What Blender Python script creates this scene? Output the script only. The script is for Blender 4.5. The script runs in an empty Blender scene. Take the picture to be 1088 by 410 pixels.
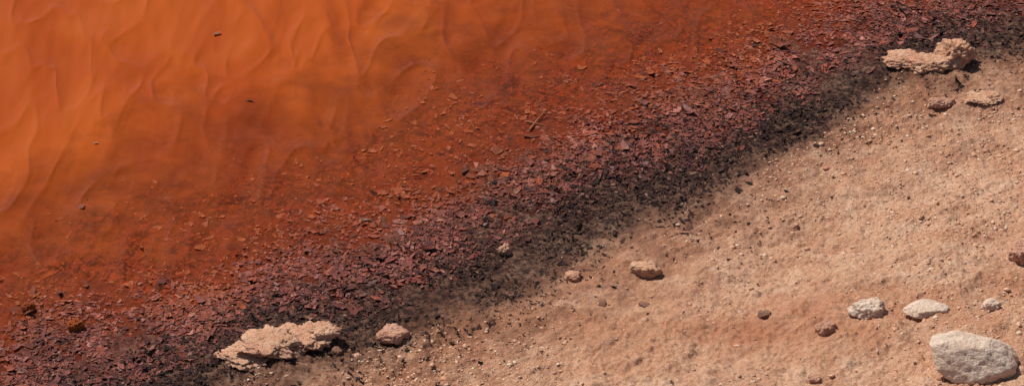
import bpy, math, numpy as np
from mathutils import Vector, noise as mn
rng=np.random.default_rng(7)
PITCH=math.radians(36); D=8.0; W=3.264; K=W/1088
sp,cp=math.sin(PITCH),math.cos(PITCH)
CAM=np.array([0,-D*cp,D*sp])
def G(px,py,h=0.0):
    """image pixel cast through the camera: position on the level plane"""
    dx=(px-544)*K; dy=(205-py)*K
    d=np.array([dx, D*cp+dy*sp, -D*sp+dy*cp])
    s=(h-CAM[2])/d[2]
    p=CAM+d*s
    return p[0],p[1]
# ---------------- noise
def hsh(ix,iy,seed):
    h=(ix.astype(np.int64)*374761393+iy.astype(np.int64)*668265263+seed*1442695041)&0xffffffff
    h=((h^(h>>13))*1274126177)&0xffffffff
    h=(h^(h>>16))
    return (h&0xffffff)/float(0xffffff)
def vn(x,y,seed):
    ix=np.floor(x);iy=np.floor(y);fx=x-ix;fy=y-iy
    ux=fx*fx*fx*(fx*(fx*6-15)+10);uy=fy*fy*fy*(fy*(fy*6-15)+10)
    a=hsh(ix,iy,seed);b=hsh(ix+1,iy,seed);c=hsh(ix,iy+1,seed);d=hsh(ix+1,iy+1,seed)
    return (a*(1-ux)+b*ux)*(1-uy)+(c*(1-ux)+d*ux)*uy
def fbm(x,y,f,o=4,seed=0,g=0.5):
    s=0;a=1;t=0
    ca,sa=math.cos(0.6),math.sin(0.6)
    for i in range(o):
        s=s+a*vn(x*f+i*17.3,y*f-i*9.1,seed+i);t+=a;a*=g;f*=2.03
        x,y=x*ca-y*sa,x*sa+y*ca
    return s/t*2-1
def sst(a,b,x):
    t=np.clip((x-a)/(b-a),0,1);return t*t*(3-2*t)
# ---------------- shoreline curves
L=[[(150,440),(250,402),(380,390),(500,339),(640,267),(760,212),(870,145),(950,85),(1060,64),(1140,52)],
   [(60,430),(200,381),(300,342),(430,303),(530,245),(640,197),(760,158),(850,95),(960,47),(1088,20),(1140,10)],
   [(-60,368),(0,345),(150,297),(300,260),(400,218),(490,160),(600,117),(700,78),(800,36),(900,0),(960,-20),(1140,-75)],
   [(-60,315),(0,295),(120,248),(300,195),(420,130),(520,85),(700,22),(800,-12),(1000,-85),(1140,-145)]]
LW=[]
for l in L:
    p=np.array([G(*q) for q in l])
    s=0.75
    p=np.vstack([[p[0,0]-400,p[0,1]-400*s],p,[p[-1,0]+400,p[-1,1]+400*s]])
    LW.append(p)
def shore_t(x,y):
    Y=[np.interp(x,p[:,0],p[:,1]) for p in LW]
    w=0.06*fbm(x,y,3.0,4,50)+0.045*fbm(x,y,14,3,60)
    y=y+w+sst(Y[1],Y[2],y)*.15*fbm(x,y,4.5,4,55)
    t=np.where(y<Y[0],(y-Y[0])/0.35,0)
    t=np.where(y>=Y[0],(y-Y[0])/np.maximum(Y[1]-Y[0],.02),t)
    t=np.where(y>=Y[1],1+(y-Y[1])/np.maximum(Y[2]-Y[1],.02),t)
    t=np.where(y>=Y[2],2+(y-Y[2])/np.maximum(Y[3]-Y[2],.02),t)
    t=np.where(y>=Y[3],3+(y-Y[3])/0.35,t)
    return t
# low swells of crusted sand that the salt crusts stand on
SW=[(*G(285,380),.24,.12,.03),(*G(975,78),.20,.13,.03),(*G(1050,112),.16,.10,.012)]
def ground_z(x,y,t=None):
    if t is None: t=shore_t(x,y)
    tc=np.clip(t,-60,60)
    z=np.interp(tc,[-60,-8,-4,-1,0,1,2,3,6,60],[2.5,.42,.20,.055,.018,.004,-.006,-.03,-.2,-3.0])
    dry=sst(0.6,-0.3,tc)
    patch=sst(-.35,.45,fbm(x,y,3.1,3,200))
    z=z+dry*(0.022*fbm(x,y,2.2,3,11)+0.017*fbm(x,y,6.3,4,15)+0.010*fbm(x,y,19,4,21,.6)+(.5+.5*patch)*0.0068*fbm(x,y,80,3,31,.65)+(.35+.65*patch)*0.015*np.maximum(fbm(x,y,31,3,35)-0.15,0))
    for cx,cy,sx,sy,h in SW:
        z=z+h*np.exp(-(((x-cx)/sx)**2+((y-cy)/sy)**2))*(1+.6*fbm(x,y,18,4,210))
    damp=sst(-0.3,0.3,tc)*sst(2.8,1.6,tc)
    z=z+damp*(0.007*fbm(x,y,9,3,41)+0.006*fbm(x,y,45,3,45))
    return z
# ---------------- helpers
def mk(name,V,F,mat,attrs={},smooth=True,cols={}):
    F=np.asarray(F);k=F.shape[1]
    me=bpy.data.meshes.new(name)
    me.vertices.add(len(V));me.vertices.foreach_set('co',np.asarray(V,dtype=np.float32).ravel())
    me.loops.add(F.size);me.loops.foreach_set('vertex_index',F.ravel().astype(np.int32))
    me.polygons.add(len(F));me.polygons.foreach_set('loop_start',np.arange(0,F.size,k,dtype=np.int32))
    me.polygons.foreach_set('use_smooth',np.full(len(F),smooth))
    me.update(calc_edges=True)
    for n,a in attrs.items():
        at=me.attributes.new(n,'FLOAT','POINT');at.data.foreach_set('value',np.asarray(a,dtype=np.float32).ravel())
    for n,a in cols.items():
        at=me.attributes.new(n,'FLOAT_COLOR','POINT')
        c=np.ones((len(V),4),dtype=np.float32);c[:,:3]=a;at.data.foreach_set('color',c.ravel())
    me.materials.append(mat)
    ob=bpy.data.objects.new(name,me);bpy.context.collection.objects.link(ob);return ob
def axis(lo,hi,st,far):
    a=np.arange(lo,hi,st);o=[];s=st;v=hi
    while v<far: s*=1.35;v+=s;o.append(v)
    o2=[];s=st;v=lo
    while v>-far: s*=1.35;v-=s;o2.append(v)
    return np.array(o2[::-1]+list(a)+o)
def grid(xs,ys):
    X,Y=np.meshgrid(xs,ys);nx=len(xs);ny=len(ys)
    i=(np.arange(ny-1)[:,None]*nx+np.arange(nx-1)[None,:]).ravel()
    return X.ravel(),Y.ravel(),np.stack([i,i+1,i+nx+1,i+nx],1)
class NT:
    def __init__(s,name):
        s.m=bpy.data.materials.new(name);s.m.use_nodes=True;s.t=s.m.node_tree;s.t.nodes.clear()
        s.out=s.n('ShaderNodeOutputMaterial')
    def n(s,ty,**k):
        nd=s.t.nodes.new(ty)
        for a,b in k.items():
            setattr(nd,a,b)
        return nd
    def l(s,a,b): s.t.links.new(a,b)
    def noise(s,scale,detail=4,rough=.55,dist=0,vec=None):
        n=s.n('ShaderNodeTexNoise');n.inputs['Scale'].default_value=scale;n.inputs['Detail'].default_value=detail
        n.inputs['Roughness'].default_value=rough;n.inputs['Distortion'].default_value=dist
        s.l(vec or s.vec(),n.inputs['Vector']);return n.outputs['Fac']
    def vec(s):
        if not hasattr(s,'_v'): s._v=s.n('ShaderNodeNewGeometry').outputs['Position']
        return s._v
    def ramp(s,fac,st,mode='LINEAR'):
        r=s.n('ShaderNodeValToRGB');r.color_ramp.interpolation=mode;e=r.color_ramp.elements
        while len(e)<len(st): e.new(.5)
        for i,(p,c) in enumerate(st):
            e[i].position=p
            e[i].color=(c,c,c,1) if isinstance(c,(int,float)) else (*c,1)
        s.l(fac,r.inputs[0]);return r.outputs[0]
    def mix(s,fac,a,b,mode='MIX'):
        m=s.n('ShaderNodeMix',data_type='RGBA',blend_type=mode)
        for v,i in ((fac,0),(a,6),(b,7)):
            if isinstance(v,(int,float)): m.inputs[i].default_value=v
            elif isinstance(v,tuple): m.inputs[i].default_value=(*v,1)
            else: s.l(v,m.inputs[i])
        return m.outputs[2]
    def math(s,op,a,b=0,clamp=False):
        m=s.n('ShaderNodeMath',operation=op,use_clamp=clamp)
        for v,i in ((a,0),(b,1)):
            if isinstance(v,(int,float)): m.inputs[i].default_value=v
            else: s.l(v,m.inputs[i])
        return m.outputs[0]
    def attr(s,name,o='Fac'):
        a=s.n('ShaderNodeAttribute');a.attribute_name=name;return a.outputs[o]
    def bump(s,h,st,dist,prev=None):
        b=s.n('ShaderNodeBump');b.inputs['Strength'].default_value=st;b.inputs['Distance'].default_value=dist
        s.l(h,b.inputs['Height'])
        if prev: s.l(prev,b.inputs['Normal'])
        return b.outputs[0]
    def pbr(s,col,rough,nrm=None,spec=.3):
        p=s.n('ShaderNodeBsdfPrincipled')
        for v,i in ((col,'Base Color'),(rough,'Roughness')):
            if isinstance(v,(int,float)): p.inputs[i].default_value=v
            elif isinstance(v,tuple): p.inputs[i].default_value=(*v,1)
            else: s.l(v,p.inputs[i])
        p.inputs['Specular IOR Level'].default_value=spec
        if nrm: s.l(nrm,p.inputs['Normal'])
        s.l(p.outputs[0],s.out.inputs[0]);return p
# ---------------- materials
g=NT('sand_and_mud')
big=g.noise(2.2,5,.6,.4);med=g.noise(9,6,.68,.3);fine=g.noise(75,4,.7);gr=g.noise(260,3,.7)
c=g.ramp(big,[(.30,(.60,.30,.165)),(.5,(.70,.395,.24)),(.7,(.76,.475,.31))])
c=g.mix(g.ramp(med,[(.36,.7),(.60,0.)]),c,(.55,.235,.13))
c=g.mix(g.ramp(med,[(.55,0.),(.72,.6)]),c,(.82,.56,.395))
c=g.mix(g.ramp(fine,[(.5,0.),(.72,.65)]),c,(.84,.58,.41))
c=g.mix(g.ramp(fine,[(.3,.75),(.47,0.)]),c,(.34,.15,.085))
c=g.mix(g.ramp(gr,[(.34,.65),(.5,0.)]),c,(.29,.13,.075))
c=g.mix(g.ramp(gr,[(.55,0.),(.7,.55)]),c,(.90,.69,.52))
c=g.mix(g.math('MULTIPLY',g.attr('red'),.8),c,(.48,.18,.085))
t=g.attr('tn') # (t+3)/8
c=g.mix(g.math('MULTIPLY',g.ramp(t,[(.14,0.),(.35,.9)]),g.ramp(g.noise(14,5,.7),[(.42,0.),(.6,1.)])),c,(.30,.13,.075))
st=g.ramp(t,[(.22,0.),(.33,.25),(.38,.85),(.43,1.)])
st2=g.math('MULTIPLY',st,g.ramp(g.noise(45,5,.75),[(.3,1.3),(.6,.7)]),True)
mud=g.ramp(t,[(.33,(.16,.075,.048)),(.395,(.048,.024,.018)),(.48,(.040,.018,.015)),(.54,(.13,.038,.028)),(.62,(.24,.052,.020)),(.72,(.42,.088,.010))])
mud=g.mix(g.ramp(fine,[(.35,.7),(.6,0.)]),mud,g.mix(.75,mud,(.03,.012,.01)))
mud=g.mix(g.ramp(gr,[(.55,0.),(.75,.25)]),mud,(.28,.11,.08))
c=g.mix(st2,c,mud)
nb=g.bump(g.noise(55,5,.7),.75,.013); nb=g.bump(gr,.85,.006,nb)
g.pbr(c,.93,nb,.15)
w=NT('orange_brine')
mp=w.n('ShaderNodeMapping');mp.inputs['Scale'].default_value=(1.6,.6,1);mp.inputs['Rotation'].default_value=(0,0,.25);w.l(w.vec(),mp.inputs[0])
v=mp.outputs[0]
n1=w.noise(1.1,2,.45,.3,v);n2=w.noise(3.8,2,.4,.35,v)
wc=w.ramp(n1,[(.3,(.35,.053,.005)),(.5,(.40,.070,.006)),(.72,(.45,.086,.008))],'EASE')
wc=w.mix(w.ramp(n2,[(.45,0.),(.75,.5)],'EASE'),wc,(.49,.105,.013))  # pale and dark streaks: sediment, with ripple light and shade painted in
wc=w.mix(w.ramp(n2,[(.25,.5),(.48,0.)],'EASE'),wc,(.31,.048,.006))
silt=w.ramp(w.noise(7,5,.65,.6),[(.38,1.),(.60,0.)])
near=w.ramp(w.attr('tn'),[(.60,.7),(.78,.45),(.92,0.)])
wc=w.mix(w.math('MULTIPLY',silt,near),wc,(.31,.072,.022))
wc=w.mix(w.ramp(w.attr('tn'),[(.56,.5),(.80,0.)]),wc,(.44,.106,.034))
# soft rolling ripples
rid=w.math('ABSOLUTE',w.math('SUBTRACT',w.noise(4.4,1.5,.35,.4,v),.5))
rid=w.ramp(rid,[(0,1.),(.06,.6),(.20,0.)],'B_SPLINE')
wb=w.bump(rid,.6,.012,w.bump(w.noise(4,2,.4,.3,v),.45,.05))
wb2=w.bump(w.noise(14,3,.5,.4),.2,.010,wb)
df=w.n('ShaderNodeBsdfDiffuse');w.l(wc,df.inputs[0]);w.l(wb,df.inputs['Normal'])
tr=w.n('ShaderNodeBsdfTransparent');tr.inputs[0].default_value=(.97,.66,.45,1)
m1=w.n('ShaderNodeMixShader');op=w.math('ADD',w.attr('op'),w.math('MULTIPLY',w.math('SUBTRACT',w.noise(9,4,.6,.5),.5),.8));
op=w.math('MULTIPLY',op,w.ramp(w.attr('op'),[(0,0.),(.15,1.)]),True)
w.l(op,m1.inputs[0]);w.l(tr.outputs[0],m1.inputs[1]);w.l(df.outputs[0],m1.inputs[2])
gl=w.n('ShaderNodeBsdfGlossy');gl.inputs['Roughness'].default_value=.08;w.l(wb2,gl.inputs['Normal'])
fr=w.n('ShaderNodeFresnel');fr.inputs[0].default_value=1.33;w.l(wb2,fr.inputs['Normal'])
m2=w.n('ShaderNodeMixShader');w.l(fr.outputs[0],m2.inputs[0]);w.l(m1.outputs[0],m2.inputs[1]);w.l(gl.outputs[0],m2.inputs[2])
w.l(m2.outputs[0],w.out.inputs[0])
f=NT('algal_flakes')
fc=f.attr('Col','Color')
fc=f.mix(f.ramp(f.noise(110,4,.75),[(.35,.55),(.6,0.)]),fc,f.mix(.8,fc,(.03,.012,.012)))
f.pbr(fc,.75,f.bump(f.noise(160,3,.6),.5,.004),.15)
p=NT('gravel_grains')
pc=p.mix(p.ramp(p.noise(180,3,.7),[(.35,.45),(.6,0.)]),p.attr('Col','Color'),(.30,.15,.10))
p.pbr(pc,.92,p.bump(p.noise(220,3,.6),.5,.003),.15)
def rockmat(name,base,dark,stain,k=.75):
    r=NT(name)
    a=r.noise(14,5,.65,.3);b=r.noise(60,4,.7);d=r.noise(190,3,.7)
    c=r.mix(r.ramp(a,[(.38,k),(.6,0.)]),base,stain)
    c=r.mix(r.ramp(b,[(.32,k),(.46,0.)]),c,dark)
    c=r.mix(r.ramp(d,[(.33,k*.7),(.46,0.)]),c,dark)
    nb=r.bump(b,.8,.012);nb=r.bump(d,.6,.004,nb)
    r.pbr(c,.93,nb,.15);return r.m
M_pale=rockmat('pale_limestone',(.78,.61,.48),(.38,.25,.17),(.64,.44,.31),.68)
M_pink=rockmat('pink_sandstone',(.62,.35,.24),(.28,.13,.08),(.49,.23,.15))
M_crust=rockmat('salt_crust_stone',(.68,.405,.26),(.28,.12,.075),(.54,.25,.15))
M_dark=rockmat('dark_stone',(.34,.18,.12),(.12,.06,.045),(.25,.12,.08))
M_orange=rockmat('orange_stone',(.36,.09,.025),(.12,.03,.015),(.27,.055,.02))
# ---------------- ground
xs=axis(-2.15,2.25,.0042,450);ys=axis(-1.75,2.1,.0055,450)
X,Y,F=grid(xs,ys);T=shore_t(X,Y);Z=ground_z(X,Y,T)
rx,ry=G(900,385);red=np.exp(-(((X-rx)/.75)**2+((Y-ry)/.16)**2))
rx,ry=G(500,365);red=np.maximum(red,np.exp(-(((X-rx)/.42)**2+((Y-ry)/.16)**2)))
red=np.maximum(red,.6*np.exp(-((T+.55)/.4)**2))
red=red*(0.6+.9*fbm(X,Y,6,4,90))
mk('ground',np.stack([X,Y,Z],1),F,g.m,{'tn':np.clip((T+3)/8,0,1),'red':np.clip(red,0,1)})
# ---------------- water
xs=axis(-2.3,2.3,.02,450);ys=axis(-1.8,2.3,.02,450)
X,Y,F=grid(xs,ys);T=shore_t(X,Y)
far=np.exp(-((X**2+Y**2)/16))
Z=far*(.004*fbm(X*1.4,Y*.8,2.5,2,70)+.0012*fbm(X,Y,9,2,72))*sst(1,3,T)
op=np.interp(T,[.9,1.2,1.6,2,3,4,5,6],[0,.07,.16,.26,.42,.66,.9,1.3])
keep=(T[F]>.3).any(1)
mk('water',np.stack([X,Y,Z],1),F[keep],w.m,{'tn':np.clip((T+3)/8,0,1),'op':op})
# ---------------- flakes
def flakes(name,N,dens,size,colf,zf,tilt,mat,K_=6,asp=(1.0,2.4),curlk=.35,box=(-2.1,2.15,-1.7,2.0)):
    x=rng.uniform(box[0],box[1],N);y=rng.uniform(box[2],box[3],N);T=shore_t(x,y)
    k=rng.random(N)<dens(x,y,T);x,y,T=x[k],y[k],T[k];N=len(x)
    s=size(T,N)
    ang=(np.arange(K_)[None,:]+rng.uniform(-.35,.35,(N,K_)))*2*np.pi/K_
    r=rng.uniform(.45,1.15,(N,K_))
    a=rng.uniform(*asp,N);u=np.cos(ang)*r*a[:,None]**.5;v_=np.sin(ang)*r/a[:,None]**.5
    curl=rng.normal(0,curlk,N)[:,None];cu2=rng.normal(0,curlk*.8,N)[:,None]
    wv=curl*u*u+cu2*u*v_+rng.normal(0,.06,(N,K_))
    P=np.stack([u,v_,wv],2);P=np.concatenate([P,np.zeros((N,1,3))],1)*s[:,None,None]
    tk=tilt(T) if callable(tilt) else tilt
    tx=rng.normal(0,1,N)*tk;ty=rng.normal(0,1,N)*tk;yaw=rng.uniform(0,2*np.pi,N)
    def rot(P,i,j,a):
        c,s_=np.cos(a)[:,None],np.sin(a)[:,None]
        A=P[:,:,i]*c-P[:,:,j]*s_;B=P[:,:,i]*s_+P[:,:,j]*c
        P[:,:,i]=A;P[:,:,j]=B
    rot(P,0,1,yaw);rot(P,1,2,tx);rot(P,0,2,ty)
    z=zf(x,y,T,s)
    P[:,:,0]+=x[:,None];P[:,:,1]+=y[:,None];P[:,:,2]+=z[:,None]
    C=colf(x,y,T,N);C=np.repeat(C[:,None,:],K_+1,1)*rng.uniform(.8,1.2,(N,K_+1,1))
    b=np.arange(N)[:,None]*(K_+1);fs=[]
    for i in range(K_): fs.append(np.concatenate([b+i,b+(i+1)%K_,b+K_],1))
    F=np.stack(fs,1).reshape(-1,3)
    return mk(name,P.reshape(-1,3),F,mat,{},False,{'Col':np.clip(C.reshape(-1,3),0,1)})
def pick(N,pal,pw):
    pal=np.array(pal);i=rng.choice(len(pal),N,p=np.array(pw)/sum(pw));return pal[i]*rng.uniform(.75,1.25,(N,1))
def lerp(a,b,t): return a*(1-t[:,None])+b*t[:,None]
def cdeb(x,y,T,N):
    c=pick(N,[(.26,.084,.064),(.20,.062,.051),(.33,.118,.090),(.12,.040,.036),(.42,.18,.14),(.29,.072,.044),(.26,.14,.125)],[5,5,4,2.5,.8,4,.8])
    o=np.array([[.42,.092,.020]])*np.ones((N,1))
    c=c*(1+.5*fbm(x,y,9,3,125))[:,None]
    k=np.clip((T-1.3)/1.5+rng.normal(0,.2,N)+.4*fbm(x,y,5,3,120),0,.85)
    c=lerp(c,o,k)  # murky-water haze painted into the flake colour, more orange offshore
    bk=np.clip(1.2-T+rng.normal(0,.15,N)+.6*np.maximum(fbm(x,y,5,3,128),0),0,1)*.8
    return lerp(c,np.array([[.038,.020,.017]])*np.ones((N,1)),bk)
def zdeb(x,y,T,s):
    top=np.interp(T,[.5,1,1.5,2.0,3,4],[.006,.006,.002,-.001,-.003,-.004])
    gz=ground_z(x,y,T)
    return np.maximum(gz+.001,top)+rng.uniform(-.003,.003,len(x))
flakes('algae_debris',400000,lambda x,y,T:np.interp(T,[.6,.9,1.2,1.6,2.0,2.5,3.2,4.1],[0,.35,.8,.75,.50,.24,.09,0])*np.clip(.75+1.2*fbm(x,y,8,4,140),.1,1.2),
  lambda T,N:rng.lognormal(math.log(.0055),.56,N).clip(.0022,.021),cdeb,zdeb,lambda T:np.interp(T,[1,2,3],[.14,.06,.03]),f.m,6,(1.0,2.8),.18)
# sunken, silt-dulled pieces lying below the surface
flakes('submerged_debris',80000,lambda x,y,T:np.interp(T,[1.5,2.0,2.8,3.6,5.4],[0,.55,.6,.35,0])*np.clip(.5+2.0*fbm(x,y,5,4,180),.03,1.2),
  lambda T,N:rng.lognormal(math.log(.0105),.55,N).clip(.003,.038),
  lambda x,y,T,N:pick(N,[(.12,.036,.022),(.20,.055,.030),(.09,.03,.022),(.30,.08,.035),(.40,.15,.08)],[4,4,2,2,.6]),
  lambda x,y,T,s:np.maximum(ground_z(x,y,T)+.002,-.012)+rng.uniform(0,.007,len(x))-.005,.05,f.m,7,(1.0,4.0),.12)
def cdark(x,y,T,N):
    c=pick(N,[(.024,.014,.012),(.042,.022,.018),(.070,.033,.025),(.14,.06,.042),(.34,.18,.12)],[6,5,3.5,1.4,.5])
    return c
flakes('dark_algae',270000,lambda x,y,T:np.interp(T,[-1.6,-.7,-.25,.1,.5,1.0,1.55],[0,.03,.15,.46,.85,.70,0])*np.clip(.7+2.0*fbm(x,y,5,5,150,.6),0.04,1.3),
  lambda T,N:rng.lognormal(math.log(.0042),.5,N).clip(.0018,.014),cdark,
  lambda x,y,T,s:ground_z(x,y,T)+rng.uniform(0,.0035,len(x))*sst(-.3,.5,T)+.0015,.22,f.m,5,(1.0,3.4))
# sparse brown flecks over the sand
flakes('leaf_litter',8000,lambda x,y,T:(T<.1)*np.clip(.3+1.3*fbm(x,y,2.5,3,160),0.02,1)*np.interp(T,[-6,-1,0],[.4,.6,1]),
  lambda T,N:rng.lognormal(math.log(.0030),.5,N).clip(.0014,.011),
  lambda x,y,T,N:pick(N,[(.14,.07,.045),(.27,.12,.07),(.42,.20,.12),(.08,.045,.035)],[3,4,4,1]),
  lambda x,y,T,s:ground_z(x,y,T)+.002,.25,f.m,5,(1,2.6))
# ---------------- gravel grains (one mass)
def icos():
    p_=(1+5**.5)/2
    V=np.array([(-1,p_,0),(1,p_,0),(-1,-p_,0),(1,-p_,0),(0,-1,p_),(0,1,p_),(0,-1,-p_),(0,1,-p_),(p_,0,-1),(p_,0,1),(-p_,0,-1),(-p_,0,1)],float)
    V/=np.linalg.norm(V[0])
    F=np.array([(0,11,5),(0,5,1),(0,1,7),(0,7,10),(0,10,11),(1,5,9),(5,11,4),(11,10,2),(10,7,6),(7,1,8),(3,9,4),(3,4,2),(3,2,6),(3,6,8),(3,8,9),(4,9,5),(2,4,11),(6,2,10),(8,6,7),(9,8,1)])
    return V,F
IV,IF=icos()
N=95000
x=rng.uniform(-2.1,2.2,N);y=rng.uniform(-1.7,1.9,N);T=shore_t(x,y)
k=rng.random(N)<np.interp(T,[-.5,.0,.15],[1,.3,0])*np.clip(.38+1.4*fbm(x,y,3.2,4,170),.05,1);x,y,T=x[k],y[k],T[k];N=len(x)
s=rng.lognormal(math.log(.0024),.5,N).clip(.0012,.011)
P=IV[None]*rng.uniform(.6,1.3,(N,12,1))*s[:,None,None]*np.stack([rng.uniform(.8,1.6,N),rng.uniform(.8,1.4,N),rng.uniform(.4,.7,N)],1)[:,None,:]
P[:,:,0]+=x[:,None];P[:,:,1]+=y[:,None];P[:,:,2]+=(ground_z(x,y,T)+s*.12)[:,None]
C=np.repeat(pick(N,[(.70,.43,.28),(.78,.54,.39),(.62,.34,.21),(.48,.22,.13)],[5,3,4,.5])[:,None],12,1)
mk('gravel',P.reshape(-1,3),(np.arange(N)[:,None,None]*12+IF[None]).reshape(-1,3),p.m,{},True,{'Col':np.clip(C.reshape(-1,3),0,.8)})
# ---------------- rocks
import bmesh
_cache={}
def ico(sub):
    if sub not in _cache:
        b=bmesh.new();bmesh.ops.create_icosphere(b,subdivisions=sub,radius=1)
        _cache[sub]=(np.array([v.co[:] for v in b.verts]),np.array([[v.index for v in f_.verts] for f_ in b.faces]));b.free()
    return _cache[sub]
def lump(c,dims,seed,sub=5,nf=9,rough=.10,yaw=0,flat=.62):
    """faceted weathered stone, c = base centre"""
    V,F=ico(sub);r_=np.random.default_rng(seed)
    n=r_.normal(size=(nf,3));n/=np.linalg.norm(n,axis=1)[:,None];d=r_.uniform(.62,.92,nf)
    n=np.vstack([n,[[.05,0.1,1]]]);d=np.append(d,flat);n/=np.linalg.norm(n,axis=1)[:,None]
    dt=V@n.T;q=np.where(dt>.05,d[None]/np.maximum(dt,.05),9);q=np.minimum(q,1.05)
    r=-np.log(np.exp(-q*26).sum(1)/ 1.0)/26;r=r/r.max()
    P=V*r[:,None]
    off=Vector((seed*3.1,seed*1.7,seed*.9))
    dn=np.array([mn.fractal(Vector(a)*1.7+off,1,2,3)*.9+mn.fractal(Vector(a)*6+off,.9,2,4)*.55+mn.fractal(Vector(a)*19+off,.8,2,2)*.2 for a in P])
    P=P*(1+rough*dn)[:,None]
    P/= (np.abs(P).max(0))[None]
    P=P*np.array([dims[0]/2,dims[1]/2,dims[2]*.72])
    ca,sa=math.cos(yaw),math.sin(yaw)
    P=np.stack([P[:,0]*ca-P[:,1]*sa,P[:,0]*sa+P[:,1]*ca,P[:,2]],1)
    P+=np.array(c)+np.array([0,0,dims[2]*.28])
    return P,F
def rock(name,lumps,mat):
    Vs=[];Fs=[];o=0
    for (px,py,dims,seed,kw) in lumps:
        x,y=G(px,py,.03);z=float(ground_z(np.array([x]),np.array([y]))[0])
        x,y=G(px,py,z+dims[2]*.3);z=float(ground_z(np.array([x]),np.array([y]))[0])+kw.pop('dz',0)
        P,F=lump((x,y,z-.002),dims,seed,**kw);Vs.append(P);Fs.append(F+o);o+=len(P)
    return mk(name,np.vstack(Vs),np.vstack(Fs),mat)
rock('rock',[(1029,389,(.27,.19,.12),64,dict(yaw=-.1,flat=.66,nf=14,rough=.09))],M_pale)
rock('rock',[(983,334,(.14,.085,.035),8,dict(flat=.5,yaw=.15))],M_pale)
rock('rock',[(920,333,(.115,.08,.05),5,dict(rough=.25))],M_pale)
rock('rock',[(685,287,(.105,.075,.042),12,dict(rough=.25))],M_crust)
rock('rock',[(877,353,(.072,.06,.035),71,dict(rough=.2))],M_pink)
rock('rock',[(1053,327,(.065,.05,.03),15,dict(rough=.2))],M_pale)
rock('rock',[(1084,273,(.08,.09,.055),17,dict(rough=.25))],M_pink)
rock('rock',[(1000,111,(.10,.055,.03),19,dict(rough=.25))],M_pink)
rock('rock',[(418,358,(.105,.085,.052),23,dict(rough=.2))],M_pink)
rock('rock',[(609,294,(.06,.05,.022),25,dict(rough=.25))],M_crust)
rock('rock',[(812,339,(.045,.035,.02),27,dict(rough=.3))],M_dark)
rock('rock',[(640,322,(.026,.035,.013),28,dict(rough=.3))],M_dark)
rock('rock',[(684,327,(.035,.035,.010),29,dict(rough=.3))],M_dark)
rock('rock',[(866,404,(.045,.035,.018),30,dict(rough=.3))],M_pink)
rock('rock',[(536,265,(.05,.05,.035),31,dict(rough=.3))],M_pink)
rock('rock',[(80,345,(.055,.06,.04),33,dict(rough=.25))],M_orange)
rock('rock',[(30,327,(.05,.04,.035),34,dict(rough=.25,dz=.01))],M_orange)
rock('salt_crust_mound',[(1014,59,(.16,.15,.085),41,dict(rough=.35,flat=.7,nf=12)),(988,66,(.17,.14,.045),42,dict(rough=.3,nf=12)),(960,64,(.17,.12,.022),43,dict(rough=.3))],M_crust)
rock('salt_crust_mound',[(1045,103,(.14,.10,.007),46,dict(rough=.35))],M_crust)
rock('salt_crust_ledge',[(258,373,(.19,.16,.018),51,dict(rough=.4,flat=.5)),(282,366,(.21,.17,.03),52,dict(rough=.4,flat=.5,nf=12)),(310,361,(.20,.16,.042),59,dict(rough=.4,flat=.45,nf=12)),(332,359,(.15,.13,.042),57,dict(rough=.4,flat=.5,nf=12)),(346,359,(.11,.09,.028),53,dict(rough=.35,flat=.5,dz=.03))],M_crust)
rock('rock',[(358,373,(.04,.04,.028),56,dict(rough=.2))],M_dark)
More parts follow.
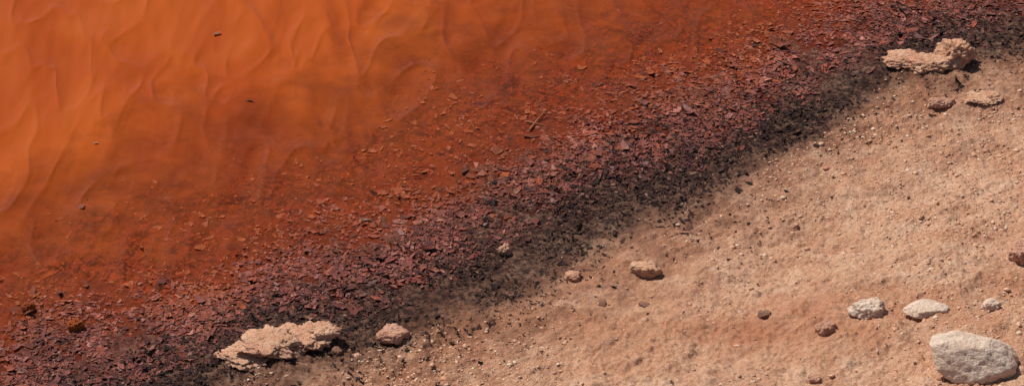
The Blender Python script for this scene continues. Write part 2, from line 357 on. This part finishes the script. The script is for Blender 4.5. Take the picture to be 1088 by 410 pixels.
# ---------------- twig and floating leaves
def tube(name,pts,r,mat):
    cu=bpy.data.curves.new(name,'CURVE');cu.dimensions='3D';cu.bevel_depth=r;cu.bevel_resolution=2
    for pp in pts:
        s_=cu.splines.new('POLY');s_.points.add(len(pp)-1)
        for i,q in enumerate(pp): s_.points[i].co=(*q,1);s_.points[i].radius=1-.6*i/len(pp)
    o=bpy.data.objects.new(name,cu);bpy.context.collection.objects.link(o);cu.materials.append(mat);return o
tm=NT('wet_twig');tm.pbr(tm.ramp(tm.noise(90),[(.3,(.20,.06,.025)),(.7,(.42,.16,.06))]),.6,None,.3)
def gp(px,py,z): a,b=G(px,py,z);return (a,b,z)
tube('twig',[[gp(563,138,.004),gp(568,131,.007),gp(574,124,.008),gp(579,118,.006)],[gp(560,129,.005),gp(568,131,.007),gp(577,133,.004)]],.0035,tm.m)
def leaf(px,py,s,yaw,col,seed):
    r_=np.random.default_rng(seed);x,y=G(px,py)
    n=12;a=np.linspace(0,2*np.pi,n,endpoint=False);u=np.cos(a)*s*(1+.15*r_.normal(size=n));v_=np.sin(a)*s*.5*(1+.2*r_.normal(size=n))
    zz=.004+np.abs(u)**2/s*.35
    c_,s_=math.cos(yaw),math.sin(yaw)
    V=np.vstack([np.stack([x+u*c_-v_*s_,y+u*s_+v_*c_,zz],1),[[x,y,.006]]])
    F=[(i,(i+1)%n,n) for i in range(n)]
    mk('floating_leaf',V,F,f.m,{},True,{'Col':np.tile(np.array(col),(n+1,1))})
leaf(230,37,.014,.5,(.36,.12,.07),1);leaf(102,153,.008,.1,(.42,.2,.1),2);leaf(172,300,.02,.6,(.15,.04,.03),3)
# ---------------- light
EL,AZ=math.radians(52),math.radians(-48)
wd=bpy.data.worlds.new('World');bpy.context.scene.world=wd;wd.use_nodes=True;nt=wd.node_tree
sk=nt.nodes.new('ShaderNodeTexSky');sk.sky_type='NISHITA';sk.sun_disc=False;sk.sun_elevation=EL;sk.sun_rotation=AZ
nt.links.new(sk.outputs[0],nt.nodes['Background'].inputs[0]);nt.nodes['Background'].inputs[1].default_value=.06
sl=bpy.data.lights.new('sun','SUN');sl.energy=4.3;sl.angle=math.radians(.5);sl.color=(1,.935,.86)
so=bpy.data.objects.new('sun',sl);bpy.context.collection.objects.link(so)
dv=Vector((math.sin(AZ)*math.cos(EL),math.cos(AZ)*math.cos(EL),math.sin(EL)))
so.rotation_euler=dv.to_track_quat('Z','Y').to_euler()
cd=bpy.data.cameras.new('camera');co=bpy.data.objects.new('camera',cd);bpy.context.collection.objects.link(co)
cd.sensor_width=36;cd.lens=36*D/W;cd.clip_end=2000;co.location=CAM.tolist()
co.rotation_euler=(math.pi/2-PITCH,0,0)
sc=bpy.context.scene;sc.camera=co
sc.view_settings.view_transform='Standard';sc.view_settings.look='None';sc.view_settings.exposure=0
